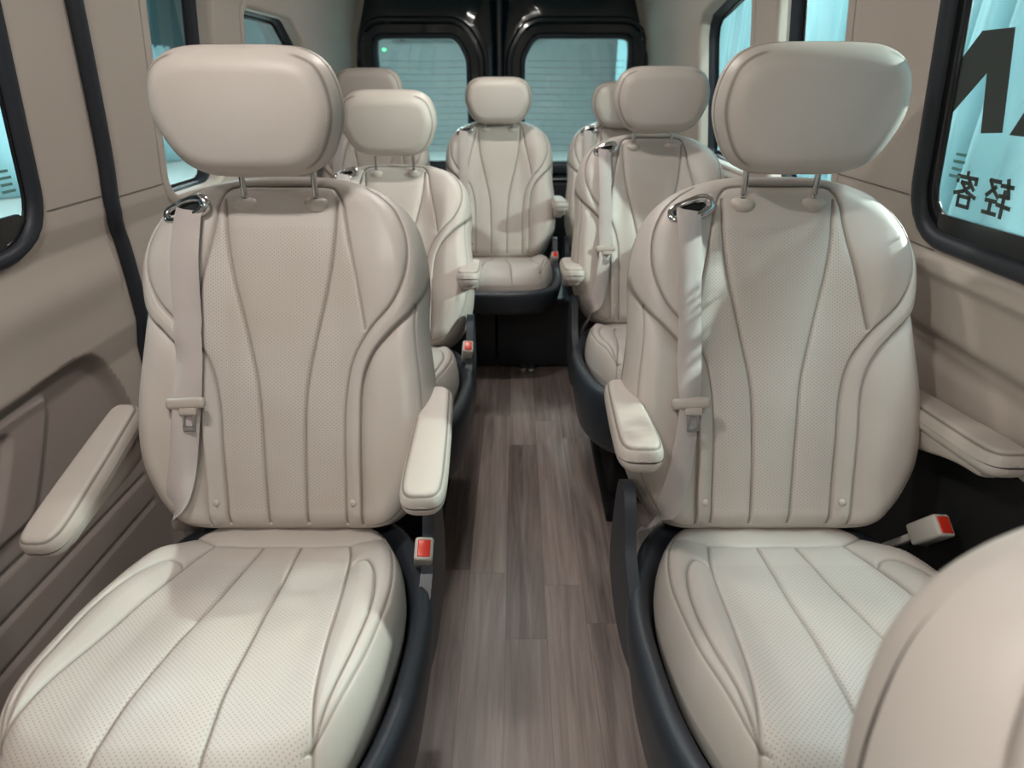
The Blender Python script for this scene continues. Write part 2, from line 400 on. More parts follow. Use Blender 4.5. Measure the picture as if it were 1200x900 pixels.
def inset(pts, d, lo, hi, n=200):
    w, v = outline_curve(pts, n); P = np.stack([w, v], 1); T = np.gradient(P, axis=0); T /= np.linalg.norm(T, axis=1)[:, None]
    Q = P-np.stack([-T[:, 1], T[:, 0]], 1)*d*(-1 if True else 1)
    c = np.array([0, v.mean()])
    # choose the inward side
    if np.linalg.norm(Q[n//2]-c) > np.linalg.norm(P[n//2]-c): Q = P+np.stack([-T[:, 1], T[:, 0]], 1)*d*(-1)
    return Q[(Q[:, 1] > lo) & (Q[:, 1] < hi) & (Q[:, 0] > 0)]

def strip(path, tang_w, width, thick=.0016, mat=None):
    """ribbon: path points, width direction per point"""
    rows = []
    for p, w, nrm in path:
        p, w, nrm = Vector(p), Vector(w).normalized(), Vector(nrm).normalized()
        rows.append([tuple(p+w*width*a+nrm*thick*b) for a, b in ((-.5, 0), (-.48, .6), (-.25, 1), (0, 1), (.25, 1), (.48, .6), (.5, 0), (.48, -.6), (0, -1), (-.48, -.6))])
    return rows

RAKE = R(23)
PIV = (0, .036, .520)
# ------------------------------------------------------------------ the seat, built once and copied
BACK = []      # children living in the backrest frame
def build_seat():
    root = empty('passenger_seat', (0, 0, 0))
    f = {}
    o = link('backrest', back_me, M['leather'], root); f['back'] = [o]
    mb = MB(); stitches(mb, pipe[3:], .0055, SB, bmap); stitches(mb, pipe[3:], -.0055, SB, bmap) if False else None
    stitches(mb, inset(BO, .024, .05, .36), 0, SB, bmap); stitches(mb, inset(BO, .011, .05, .36), 0, SB, bmap)
    st = mb.build('stitching', M['thread'], o, fix=False); tag(st, kind='stuff')
    for s in (-1, 1):
        nb = SB(s*.130, .045)
        b = MB().lathe([(.0001, .0042), (.003, .004), (.0058, .0026), (.0068, 0), (.0068, -.003)], (s*.130, -nb, .045), Matrix.Rotation(R(90), 3, 'X'), 20).build('button', M['collar'], o)
    # headrest and its stems
    h = link('headrest', head_me, M['leather_plain'], root); h.location = (0, 0, 0)
    mb = MB(); L_ = inset(HO, .0165, -.05, .065); stitches(mb, L_, 0, SH, hmap)
    tag(mb.build('stitching', M['thread'], h, fix=False), kind='stuff')
    f['head'] = [h]
    f['stem'] = []
    for s in (-1, 1):
        f['stem'].append(MB().tube([(s*.066, .010, -.03), (s*.066, 0, .02), (s*.066, .004, .10), (s*.066, .004, .17)], .0058, 14).build('headrest_stem', M['chrome'], root))
    for s in (-1, 1):
        c = (s*.066, -SB(s*.066, .606)+.008, .608)
        g = MB().lathe([(.0062, .010), (.012, .0105), (.018, .008), (.022, .003), (.0225, -.003), (.020, -.010)], c, Matrix.Rotation(R(32), 3, 'X') @ Matrix.Diagonal((1.1, 1, 1)), 28).build('stem_collar', M['collar'], root)
        f['back'].append(g)
    # chrome belt outlet
    cx, cv = -.168, .590
    nn = SB(cx, cv)
    Mr = Matrix.Rotation(R(-20), 3, 'Y')
    ring = []
    for k in range(40):
        a = 2*math.pi*k/40; q = 2.8
        x_ = .037*math.copysign(abs(math.cos(a))**(2/q), math.cos(a)); z_ = .0145*math.copysign(abs(math.sin(a))**(2/q), math.sin(a))
        p = Mr @ Vector((x_, 0, z_)); xx, vv = cx+p.x, cv+p.z
        ring.append((xx, -(SB(xx, vv)*.5+nn*.5)-.004-.004*(x_ > 0), vv))
    rad = [.0062+.0038*max(0, math.cos(2*math.pi*k/40)) for k in range(40)]
    g = MB().tube(ring, rad, 12, closed=True, up=(0, 1, 0)).build('belt_guide', M['chrome'], root)
    MB().box((cx, -nn-.001, cv), (.070, .004, .024), Mr, .0018).build('slot', M['frit'], g)
    f['back'].append(g)
    # webbing: out of the slot, down over the bolster to the seat corner
    pts = spline([(-.170, .588, .010), (-.171, .575, .010), (-.171, .50, .006), (-.170, .40, .006), (-.170, .30, .007), (-.171, .235, .010), (-.176, .18, .008), (-.186, .11, .006), (-.205, .04, .004), (-.232, -.03, -.01), (-.245, -.075, -.03)], 60)
    path = []
    for i, (x, v, l) in enumerate(pts):
        vc = max(v, .02)
        n0 = max(SB(x+dx, vc) for dx in (-.016, 0, .016))
        if v < .02: n0 = SB(x, .02)
        tw = sm((.10-v)/.14)*1.0
        w = Vector((1, 0, 0)); t = Vector(pts[min(i+1, len(pts)-1)])-Vector(pts[max(i-1, 0)]); t = Vector((t.x, 0, t.y)).normalized()
        sl = SB(x+.02, vc)-SB(x-.02, vc)
        w = Vector((1, -sl/.04*.75, 0)); w = w-t*w.dot(t); w.rotate(Matrix.Rotation(float(tw)*.9, 3, t))
        path.append(((x, -(n0+l), v), w, w.cross(t)))
    rows = strip(path, None, .046)
    g = MB().grid(rows, closev=True).build('seat_belt', M['belt'], root, auto=50); f['belt'] = [g]
    # tongue: sliding bar and metal blade with its window
    tx, tv = -.170, .238; tn = max(SB(tx+dx, tv) for dx in (-.02, 0, .02))+.016
    tm = MB().box((tx, -tn, tv), (.070, .015, .021), Matrix.Rotation(R(-3), 3, 'Y'), .007)
    tm.box((tx+.0045, -tn, tv-.014), (.032, .011, .016), None, .004)
    tg = tm.build('belt_tongue', M['tongue'], g, auto=40)
    bl = MB().box((tx-.004, -tn, tv-.030), (.004, .003, .030), None, .001).box((tx+.013, -tn, tv-.030), (.004, .003, .030), None, .001).box((tx+.0045, -tn, tv-.046), (.021, .003, .010), None, .001).box((tx+.0045, -tn, tv-.020), (.021, .003, .006), None, .001)
    bl.build('tongue_blade', M['steel'], g, auto=40)
    # cushion
    o = link('seat_cushion', cush_me, M['leather'], root); f['seat'] = [o]; f['surround'] = []; f['pedestal'] = []
    mb = MB(); stitches(mb, k5, -.0045, SC, cm1)
    for dd in (.0150, .0255): stitches(mb, inset(CO, dd, .02, .455), 0, SC, cm1)
    tag(mb.build('stitching', M['thread'], o, fix=False), kind='stuff')
    # boat shaped plastic surround below the cushion
    w, v = outline_curve(CO, 120); keep = v > -.10
    w, v = w[keep], v[keep]
    P = np.stack([np.r_[w[::-1], -w[1:]], np.r_[v[::-1], v[1:]]], 1)   # right rear -> front -> left rear
    T = np.gradient(P, axis=0); T /= np.linalg.norm(T, axis=1)[:, None]; Nn = np.stack([T[:, 1], -T[:, 0]], 1)
    if np.dot(Nn[len(P)//2], (0, 1)) < 0: Nn = -Nn
    rows = []
    for p, q in zip(P, Nn):
        s_ = float(sm((p[1]-.02)/.3)); rz = .455+.030*s_+.012*(1-s_); lo = .245+.02*float(sm((p[1]-.30)/.15))
        prof = [(-.035, rz-.12), (-.012, rz-.06), (.002, rz-.012), (.010, rz), (.020, rz+.003), (.031, rz-.003), (.037, rz-.018), (.037, rz-.05), (.030, (rz+lo)/2), (.016, lo+.03), (.0, lo+.006), (-.02, lo)]
        rows.append([(p[0]+q[0]*a, -(p[1]+q[1]*a)*math.cos(TH), z) for a, z in prof])
    g = MB().grid(rows).build('seat_surround', M['shell'], root)
    md = g.modifiers.new('Solidify', 'SOLIDIFY'); md.thickness = .004; f['surround'].append(g)
    # pedestal with its rails
    pm = MB().box((0, -.20, .34), (.40, .42, .12), None, .02).box((0, -.20, .17), (.34, .36, .26), None, .015)
    for s in (-1, 1): pm.box((s*.165, -.20, .022), (.045, .50, .044), None, .006)
    g = pm.build('pedestal', M['dark'], root, auto=40); f['pedestal'].append(g)
    # recliner side covers
    for s in (-1, 1):
        pl = spline([(.115, .40), (.10, .56), (.06, .60), (.02, .585), (-.03, .50), (-.12, .455), (-.17, .44), (-.17, .36), (-.05, .31), (.07, .33)], 50, closed=True)
        g = MB().prism([tuple(q) for q in pl], s*.264, s*.286, lambda a, b_, c: (c, a, b_)).build('recliner_cover', M['shell'], root, auto=35)
        f.setdefault('cover', []).append(g)
    # buckle on the other side from the belt
    Mb = Matrix.Rotation(R(34), 3, 'X') @ Matrix.Rotation(R(8), 3, 'Y')
    bc = Vector((.268, -.03, .505))
    bm_ = MB().box(bc, (.034, .042, .075), Mb, .006)
    bm_.box(bc+Mb @ Vector((0, 0, -.075)), (.016, .014, .10), Mb, .004)
    g = bm_.build('belt_buckle', M['buckle'], root, auto=40); f['buckle'] = [g]
    MB().box(bc+Mb @ Vector((0, 0, .0345)), (.023, .031, .009), Mb, .002).build('release_button', M['red'], g, auto=40)
    MB().box(bc+Mb @ Vector((-.0148, 0, .005)), (.002, .026, .050), Mb, .0008).build('cover_plate', M['frit'], g, auto=40)
    return root, f
# armrest: local origin at the front top edge centre, runs back along +y
def armrest_meshes():
    AO = [(.318, 0), (.316, .016), (.306, .026), (.29, .031), (.2, .035), (.1, .0375), (.045, .0375), (.020, .034), (.006, .025), (.0005, .012), (0, 0)]
    def top(X, V, D, e):
        g = np.exp(-((D-.0065)/.0016)**2)
        return -.024+.024*e-.0018*g+.003*(1-(X/.04)**2), np.clip(g*.9, 0, 1), X*0
    def bot(X, V, D, e): return -.024-.022*e, X*0, X*0
    a = pad_grid(AO, 70, 170, top, .016, 2.2); b_ = pad_grid(AO, 50, 110, bot, .020, 2.2)
    me = pad_mesh('armrest', [a, b_], lambda x, v, n: np.stack([x, v, n], 1), None)
    SO = [(.316, 0), (.312, .015), (.30, .022), (.2, .026), (.1, .027), (.045, .025), (.032, .015), (.028, 0)]
    s_top = pad_grid(SO, 30, 60, lambda X, V, D, e: (-.036+0*e, X*0, X*0), .01)
    s_bot = pad_grid(SO, 30, 60, lambda X, V, D, e: (-.036-(.024+.036*sm((V-.06)/.2))*e, X*0, X*0), .012)
    m2 = pad_mesh('armrest_support', [s_top, s_bot], lambda x, v, n: np.stack([x, v, n], 1), None)
    S = Surf(*a[:3]); mb = MB(); 
    return me, m2
arm_me, arm_sup = armrest_meshes()
first = {'a': True}
for me_, m_ in ((arm_me, M['leather_plain']), (arm_sup, M['leather_plain'])): me_.materials.append(m_)
for me_ in (arm_me, arm_sup): me_.polygons.foreach_set('use_smooth', [True]*len(me_.polygons))
proto, fr = build_seat()
kids = {k: list(v) for k, v in fr.items()}
def dup_tree(o, parent):
    c = o.copy(); col.objects.link(c); c.parent = parent
    for ch in list(o.children): dup_tree(ch, c)
    return c
used = [False]; drop = []
GROUP = 'cream leather passenger seats'
def place(x, y, z, rz, label, rake=23, head=.0, belt=(0, 0), arms=(), belt_on=True, htilt=0, buckle=(0, 0, 0, 0), raised=False, hdx=0, cover=None):
    if not used[0]: root = proto; K = kids
    else:
        root = bpy.data.objects.new('passenger_seat', None); col.objects.link(root); root.empty_display_size = .1
        K = {k: [dup_tree(o, root) for o in v] for k, v in kids.items()}
    used[0] = True
    root.location = (x, y, z); root.rotation_euler = (0, 0, R(rz)); tag(root, label, 'car seat', GROUP)
    rx = -R(rake)
    for o in K['back']+K['belt']+K['stem']: o.location = PIV; o.rotation_euler = (rx, 0, 0)
    Mx = Matrix.Translation(PIV) @ Matrix.Rotation(rx, 4, 'X')
    for o in K['belt']: o.location = Mx @ Vector((belt[0], 0, 0)); o.rotation_euler = (rx, R(belt[1]), 0)
    for o in K['stem']: o.location = Mx @ Vector((0, -SB(.066, .606)+.006, .606)); o.rotation_euler = (0, 0, 0)
    for o in K['head']:
        o.location = (Mx @ Vector((0, .018, .60)))+Vector((hdx, -.050, .165+head)); o.rotation_euler = (R(2+htilt), 0, 0); o.scale = (1.015, 1.0, 1.0)
    if raised:
        for o in K['surround']: o.scale = (1, 1, .5); o.location = (0, 0, .252)
        for o in K['cover']: o.scale = (1, 1, .7); o.location = (0, 0, .172)
        for o in K['pedestal']: o.scale = (1, .8, .13); o.location = (0, .02, .372)
    for o in K['buckle']: o.location = buckle[:3]; o.rotation_euler = (0, R(buckle[3]), 0)
    if cover is not None: drop.append(K['cover'][cover])
    for (ax, ay, az, pit, yaw) in arms:
        a = bpy.data.objects.new('armrest', arm_me); col.objects.link(a); a.parent = root
        a.location = (ax, ay, az); a.rotation_euler = (R(pit), 0, R(yaw))
        s = bpy.data.objects.new('armrest_support', arm_sup); col.objects.link(s); s.parent = a
    return root
place(-.438, .87, 0, 0, 'front left cream seat beside the black sliding door seal, belt hanging on its window side', head=.000, hdx=-.016, cover=0, belt=(.012, 0), arms=[(.288, -.13, .705, 7, 1), (-.322, -.155, .632, 17, -1)])
place(.487, .87, 0, 0, 'front right cream seat beside the window with large dark lettering, fully seen right of aisle', head=.004, hdx=.008, belt=(-.002, 0), arms=[(-.290, -.10, .775, -6, -2), (.289, -.10, .765, -6, 0)], buckle=(.016, .03, .028, 0), cover=1)
place(.480, 1.98, 0, 0, 'middle row cream seat right of aisle, upright, white belt over its aisle shoulder', rake=24, head=-.004, hdx=.01, arms=[(-.285, -.04, .722, -8, 0)])
place(-.425, 1.785, 0, 0, 'middle row cream seat left of aisle with backrest reclined furthest and long bare headrest stems', rake=39, head=.012, cover=0, htilt=5, arms=[(.272, .02, .752, -8, 0)])
place(-.085, 2.90, 0, 0, 'rear row centre cream seat facing down the aisle between the two back windows', rake=25, head=-.026, arms=[(.288, -.14, .797, -5, 0)], raised=True)
place(.525, 2.92, 0, 0, 'rear right corner cream seat mostly hidden behind the middle row headrest', rake=25, head=-.045, raised=True)
place(-.705, 2.92, 0, 0, 'rear left corner cream seat whose headrest rises behind the reclined seat', rake=25, head=.012, raised=True)
place(.414, -.112, -.022, -10, 'blurred cream seat nearest the viewer, only its rear shoulder in the bottom right corner', rake=23, head=.03)

for o in drop: bpy.data.objects.remove(o)
# ------------------------------------------------------------------ body shell
XC = -.09
ZZ = [0, .5, .65, .72, .95, 1.0, 1.05, 1.5, 1.75, 1.86, 1.90]; HH = [.90, .92, .92, .905, .90, .885, .88, .82, .74, .62, .50]
def half(z): return np.interp(z, ZZ, HH)
def rrect(y0, y1, z0, z1, r, n=8):
    out = []
    for cx, cz, a0 in ((y1-r, z1-r, 0), (y0+r, z1-r, 90), (y0+r, z0+r, 180), (y1-r, z0+r, 270)):
        for k in range(n+1):
            a = R(a0+90*k/n); out.append((cx+r*math.cos(a), cz+r*math.sin(a)))
    return out
def inside(y, z, poly):
    P = np.array(poly); n = len(P); c = np.zeros(y.shape, bool)
    for i in range(n):
        a, b_ = P[i-1], P[i]
        hit = ((a[1] > z) != (b_[1] > z)) & (y < (b_[0]-a[0])*(z-a[1])/(b_[1]-a[1]+1e-12)+a[0]); c ^= hit
    return c
winL = {1: rrect(.28, 1.235, .975, 1.60, .11), 2: rrect(1.735, 2.10, .975, 1.60, .07), 3: [(2.34, 1.02), (2.95, 1.02), (2.975, 1.05), (2.975, 1.38), (2.95, 1.43), (2.82, 1.50), (2.78, 1.51), (2.36, 1.51), (2.33, 1.48), (2.33, 1.05)]}
winR = {4: rrect(.18, 1.205, 1.015, 1.60, .09), 5: rrect(1.555, 1.985, .985, 1.60, .06), 6: [(2.20, .985), (2.76, .985), (2.785, 1.01), (2.785, 1.44), (2.765, 1.49), (2.72, 1.52), (2.20, 1.60), (2.17, 1.57), (2.17, 1.015)]}
def wall(name, side, wins, groove, low_mat, extra=None):
    ys = np.arange(-1.2, 3.901, .007 if side < 0 else .012); zs = np.arange(0, 1.9001, .006 if side < 0 else .0095)
    Y, Z = np.meshgrid(ys, zs)
    dep = groove(Y, Z)
    X = XC+side*(half(Z)+dep)
    keep = np.ones((len(zs)-1, len(ys)-1), bool)
    yc = (Y[:-1, :-1]+Y[1:, 1:])/2; zc = (Z[:-1, :-1]+Z[1:, 1:])/2
    for p in wins.values(): keep &= ~inside(yc, zc, p)
    I = np.arange(Y.size).reshape(Y.shape); q = np.stack([I[:-1, :-1], I[:-1, 1:], I[1:, 1:], I[1:, :-1]], -1)[keep]
    if side > 0: q = q[:, ::-1]
    me = bpy.data.meshes.new(name); V = np.stack([X.ravel(), Y.ravel(), Z.ravel()], 1)
    usedv = np.unique(q); re = -np.ones(len(V), int); re[usedv] = np.arange(len(usedv))
    me.from_pydata(V[usedv].tolist(), [], re[q].tolist())
    mi = low_mat(yc[keep], zc[keep]).astype(int); me.polygons.foreach_set('material_index', mi)
    o = link(name, me, [M['wall'], M['wall_low'], M['dark']]); tag(o, kind='structure')
    md = o.modifiers.new('Solidify', 'SOLIDIFY'); md.thickness = .010; md.offset = -1
    return o
def P_(pts, n=30): return spline(pts, n)
def grooveL(Y, Z):
    y, z = Y.ravel(), Z.ravel(); d = np.zeros(y.shape)
    # recessed door field with a rounded corner
    rec = spline([(-1.6, .70), (.6, .705), (1.0, .712), (1.15, .722), (1.24, .722), (1.30, .70), (1.345, .64), (1.37, .56), (1.39, .40), (1.40, .1)], 80)
    def sunk(poly, depth, wd):
        pl = np.array(poly); ins = inside(y, z, [tuple(q) for q in pl])
        return depth*sm(np.where(ins, dist(y, z, np.vstack([pl, pl[:1]])), 0)/wd)
    d += sunk(np.vstack([rec, [(1.40, -.5), (-1.6, -.5)]]), .022, .034)
    g2 = spline([(1.03, .684), (1.10, .683), (1.140, .674), (1.138, .640), (1.115, .60), (1.06, .52), (1.02, .47), (.99, .45)], 50)
    d -= sunk(np.vstack([g2, [(-1.6, .45), (-1.6, .684)]]), .013, .010)
    g3 = spline([(.93, .656), (.99, .656), (1.022, .648), (1.022, .625), (.985, .57), (.94, .51), (.92, .49)], 40)
    d += sunk(np.vstack([g3, [(-1.6, .49), (-1.6, .656)]]), .011, .010)
    for zl in (.395, .31, .225): d += .007*np.exp(-((z-zl)/.006)**2)*(y < 1.36)*(z < .5)
    d += -.010*np.exp(-((z-.86)/.05)**2)*(y < 1.45)
    return d.reshape(Y.shape)
def grooveR(Y, Z):
    y, z = Y.ravel(), Z.ravel(); d = np.zeros(y.shape)
    d -= .020*sm((.985-z)/.02)*sm((z-.80)/.06)
    d -= .012*np.exp(-((z-.965)/.012)**2)
    d += .010*sm((.86-z)/.015)*sm((z-.78)/.03)
    d += .006*np.exp(-((z-.835)/.006)**2)
    return d.reshape(Y.shape)
REC = [tuple(q) for q in spline([(-1.6, .70), (.6, .705), (1.0, .712), (1.15, .722), (1.24, .722), (1.30, .70), (1.345, .64), (1.37, .56), (1.39, .40), (1.40, .1)], 80)]+[(1.40, -.5), (-1.6, -.5)]
wall('wall_left', -1, winL, grooveL, lambda y, z: inside(y, z, REC))
wall('wall_right', 1, winR, grooveR, lambda y, z: np.where(z < .70, 2, 0))  # right wall is near-black below armrest height
def gap(wall_, side, y0, y1, z):
    ys_ = np.linspace(y0, y1, 30); dd = .0015
    rows = [[(XC+side*(half(z+b_)-dd), y, z+b_) for b_ in (-.0014, .0014)] for y in ys_]
    MB().grid(rows).build('panel_gap', M['thread_dark'], bpy.data.objects[wall_], fix=False)
gap('wall_left', -1, 1.262, 1.45, 1.040); gap('wall_left', -1, 1.51, 1.73, 1.028)
gap('wall_right', 1, 1.235, 1.55, 1.078); gap('wall_right', 1, 1.13, 1.24, .992)
# floor, ceiling, ends
fl = MB().box((XC, 1.35, -.02), (1.86, 5.1, .04)).build('floor', M['floor'], smooth=False); tag(fl, kind='structure')
xs = np.linspace(-.62, .62, 40)
rows = [[(XC+x, y, 1.86+.06*(1-(x/.62)**2)) for x in xs] for y in (-1.2, 3.9)]
ce = MB().grid(rows).build('ceiling', M['ceil']); tag(ce, kind='structure'); md = ce.modifiers.new('S', 'SOLIDIFY'); md.thickness = .04; md.offset = 1
wf = MB().box((XC, -1.23, .95), (1.9, .04, 1.95)).build('wall_front', M['wall'], smooth=False); tag(wf, kind='structure')
# window seals, frit and glass
def win_ring(name, idx, side, poly, glass, deep=0, frit=.045, ws=1.0):
    P = np.array(poly, float); P = resample(np.vstack([P, P[:1]]), 121)[:-1]
    T = np.roll(P, -1, 0)-np.roll(P, 1, 0); T /= np.linalg.norm(T, axis=1)[:, None]; Nn = np.stack([T[:, 1], -T[:, 0]], 1)
    if ((P+Nn*.01-P.mean(0))**2).sum() < ((P-P.mean(0))**2).sum(): Nn = -Nn
    def pt(p, off, dep):
        q = p+off[0]*np.array([off[1], off[2]]); return (XC+side*(half(q[1])+dep), q[0], q[1])
    prof = [(a_ if a_ > 0 else a_*ws, b_) for a_, b_ in [(.018, .004), (.020, -.006), (.012, -.014), (-.002, -.014), (-.012, -.006), (-.016, .010), (-.018, .030)]]
    if ws < 1: prof = [(.018, .004), (.019, -.004), (.013, -.011), (.004, -.012), (-.006, -.008), (-.013, .002), (-.013, .012)]
    rows = [[pt(p, (a, n[0], n[1]), b_+deep) for a, b_ in prof] for p, n in zip(P, Nn)]
    w = MB().grid(rows, closeu=True).build(name, M['rubber']); tag(w, kind='structure')
    if deep:
        rows = [[pt(p, (a, n[0], n[1]), b_) for a, b_ in ((.022, -.001), (.004, -.007), (-.008, -.002), (-.010, .012), (-.010, deep+.02))] for p, n in zip(P, Nn)]
        MB().grid(rows, closeu=True).build('reveal', M['wall'], w)
    gd = -.022 if ws < 1 else 0
    # frit band on the glass plane
    prof = [(-.012, .026+deep+gd), (-.018-frit, .026+deep+gd), (-.018-frit, .030+deep+gd), (-.012, .030+deep+gd)]
    rows = [[pt(p, (a, n[0], n[1]), b_) for a, b_ in prof] for p, n in zip(P, Nn)]
    MB().grid(rows, closeu=True, closev=True).build('glass_border', M['frit'], w)
    y0, y1 = P[:, 0].min(), P[:, 0].max(); z0, z1 = P[:, 1].min(), P[:, 1].max()
    rows = [[(XC+side*(half(z)+.032+deep+gd), y, z) for y in (y0-.005, y1+.005)] for z in np.linspace(z0-.005, z1+.005, 14)]
    MB().grid(rows).build('pane', glass, w, fix=False)
    return w
for i, p in winL.items(): win_ring('window_%d' % i, i, -1, p, M['glass'], frit={1: .002, 2: .006, 3: .01}[i], deep={1: 0}.get(i, .045), ws={1: .45}.get(i, 1))
for i, p in winR.items(): win_ring('window_%d' % i, i, 1, p, M['glass'], frit={4: .026, 5: .012, 6: .012}[i], deep={4: 0}.get(i, .045), ws={4: .75}.get(i, 1))
# wide black lower band on the front right and left door glass
def band(win, side, poly):
    MB().prism(poly, .002, .0095, lambda y, z, d: (XC+side*(half(z)+d), y, z)).build('glass_lower_band', M['frit'], win, smooth=False)
band(bpy.data.objects['window_1'], -1, [(.30, .985), (1.20, .985), (1.215, 1.03), (1.19, 1.048), (.30, 1.048)])
band(bpy.data.objects['window_4'], 1, [(.20, 1.02), (1.14, 1.02), (1.14, 1.06), (.20, 1.075)])
# sliding door seal: a thick rubber tube standing in the shut line
path = [(1.445, .02), (1.45, .3), (1.47, .52), (1.485, .66), (1.490, .80), (1.487, .93), (1.470, .985), (1.466, 1.03), (1.470, 1.10), (1.468, 1.2), (1.455, 1.43), (1.44, 1.62), (1.40, 1.80), (1.36, 1.86)]
pp = spline(path, 90); tb = [(float(XC-(half(z)-.006)), float(y), float(z)) for y, z in pp]
tag(MB().tube(tb, .019, 14, up=(0, 1, 0)).build('trim_1', M['rubber']), kind='structure')

# rear doors ---------------------------------------------------------
YD = 3.9
def octo(x0, x1, z0, z1, c, r=.03, flip=False):
    """window opening with a large chamfer at its upper inner corner"""
    pts = [(x0, z0), (x1, z0), (x1, z1-c*1.35), (x1-c*.55, z1-c*.35), (x1-c, z1), (x0+.05, z1), (x0+.012, z1-.015), (x0, z1-.07)]
    if flip: pts = [(x0+x1-a, b_) for a, b_ in pts][::-1]
    out = []
    n = len(pts)
    for i in range(n):
        p, a, b_ = np.array(pts[i]), np.array(pts[i-1]), np.array(pts[(i+1) % n])
        ra = min(r, np.linalg.norm(a-p)/2.1, np.linalg.norm(b_-p)/2.1); u = p+(a-p)/np.linalg.norm(a-p)*ra; w = p+(b_-p)/np.linalg.norm(b_-p)*ra
        for k in range(6): t = k/5; out.append(tuple((1-t)**2*u+2*t*(1-t)*p+t*t*w))
    return out
def rear_door(name, wname, x0, x1, wx0, wx1, flip):
    door = octo(wx0, wx1, .822, 1.512, .085, flip=flip)
    P = resample(np.vstack([door, door[:1]]), 97)[:-1]
    T = np.roll(P, -1, 0)-np.roll(P, 1, 0); T /= np.linalg.norm(T, axis=1)[:, None]; Nn = np.stack([T[:, 1], -T[:, 0]], 1)
    if (Nn*(P-P.mean(0))).sum() < 0: Nn = -Nn
    # door skin: fan from the opening to the door edge, with a pressed frame round the opening
    rows = []
    zc = 1.19; xc = (wx0+wx1)/2
    for p, n in zip(P, Nn):
        d = p-np.array([xc, zc]); 
        # outer point on the door rectangle
        tx = ((x1 if d[0] > 0 else x0)-xc)/(d[0] if abs(d[0]) > 1e-6 else 1e-6); tz = ((1.88 if d[1] > 0 else .06)-zc)/(d[1] if abs(d[1]) > 1e-6 else 1e-6)
        t = min(tx, tz); o = np.array([xc, zc])+d*t
        L = np.linalg.norm(o-p)
        r_ = []
        for a, dep in ((0, .03), (0, -.022), (.012, -.034), (.050, -.034), (.064, -.045), (.076, -.045), (.088, -.012)):
            q = p+n*min(a, L*.9) if a < .06 else p+n*min(a, L*.95)
            q = np.array([min(max(q[0], x0), x1), q[1]]); r_.append((q[0], YD+dep, q[1]))
        r_.append((o[0], YD-.010, o[1])); rows.append(r_)
    dr = MB().grid(rows, closeu=True).build(name, M['gloss'], auto=35); tag(dr, kind='structure')
    md = dr.modifiers.new('S', 'SOLIDIFY'); md.thickness = .01; md.offset = 0
    # lower door furniture
    MB().box(((x0+x1)/2, YD-.03, .80), (x1-x0-.06, .05, .055), None, .012).build('waist_rail', M['shell'], dr, auto=40)
    MB().box(((x0+x1)/2, YD-.03, .45), (x1-x0-.10, .04, .55), None, .02).build('lower_panel', M['black'], dr, auto=40)
    MB().box(((x0+x1)/2, YD-.055, .742), (x1-x0-.12, .012, .010), None, .004).build('trim_strip', M['steel'], dr, auto=40)
    # glass with its seal and heater wires
    prof = [(.006, -.026), (-.004, -.032), (-.018, -.022), (-.022, .010), (-.022, .022)]
    rows = [[(p[0]+n[0]*a, YD+d_, p[1]+n[1]*a) for a, d_ in prof] for p, n in zip(P, Nn)]
    w = MB().grid(rows, closeu=True).build(wname, M['rubber']); tag(w, kind='structure')
    MB().box((xc, YD+.018, 1.166), (wx1-wx0+.01, .004, .70)).build('pane', M['glass'], w, smooth=False)
    for k in range(15):
        z = 1.385-k*.0345
        MB().tube([(wx0+.03, YD+.014, z), (xc, YD+.014, z-.004), (wx1-.03, YD+.014, z)], .0011, 5).build('heater_wire', M['thread_dark'], w)
    return dr
rear_door('door_2', 'window_7', -.965, -.105, -.812, -.268, False)
rear_door('door_3', 'window_8', -.085, .775, .030, .660, True)
o = MB().box((-.096, YD-.028, .97), (.030, .03, 1.80), None, .01).build('trim_2', M['rubber'], auto=40); tag(o, kind='structure')
# chrome-like hinge bars beside the doors
o = MB().tube([(-.935, YD-.05, .9), (-.935, YD-.05, 1.45), (-.905, YD-.05, 1.60)], .010, 10).build('trim_3', M['gloss']); tag(o, kind='structure')
o = MB().tube([(.745, YD-.05, .9), (.745, YD-.05, 1.45), (.715, YD-.05, 1.60)], .010, 10).build('trim_4', M['gloss']); tag(o, kind='structure')
# beige corner fillings between side walls and rear doors, and header
o = MB()
for s in (-1, 1):
    zs = np.linspace(0, 1.88, 40)
    rows = [[(XC+s*(half(z)+.02), YD-.10, z), (XC+s*(half(z)-.015), YD-.03, z), (XC+s*(min(half(z)-.02, .875)), YD+.0, z), (XC+s*(min(half(z)-.02, .875)), YD+.03, z)] for z in zs]
    o.grid(rows)
o = o.build('trim_5', M['wall']); tag(o, kind='structure')
wb = MB().box((XC, YD+.02, 1.80), (1.6, .05, .22)).build('wall_back', M['gloss'], smooth=False); tag(wb, kind='structure')

# rear bench platform under the rear row ------------------------------
t = empty('seat_platform', (-.05, 2.55, 0)); tag(t, 'black box platform closing the aisle under the rear centre seat', 'platform')
MB().box((-.47, .375, .18), (.84, .45, .34), None, .006).build('side_panel', M['black'], t, auto=40)
MB().box((.36, .375, .18), (.80, .45, .34), None, .006).build('front_panel', M['black'], t, auto=40)
MB().box((-.05, .37, .358), (1.62, .48, .020), None, .006).build('top_rail', M['shell'], t, auto=40)
for x in (-.17, .085, .125):
    MB().box((x, .12, .012), (.03, .07, .024), None, .006).build('mounting_foot', M['steel'], t, auto=40)

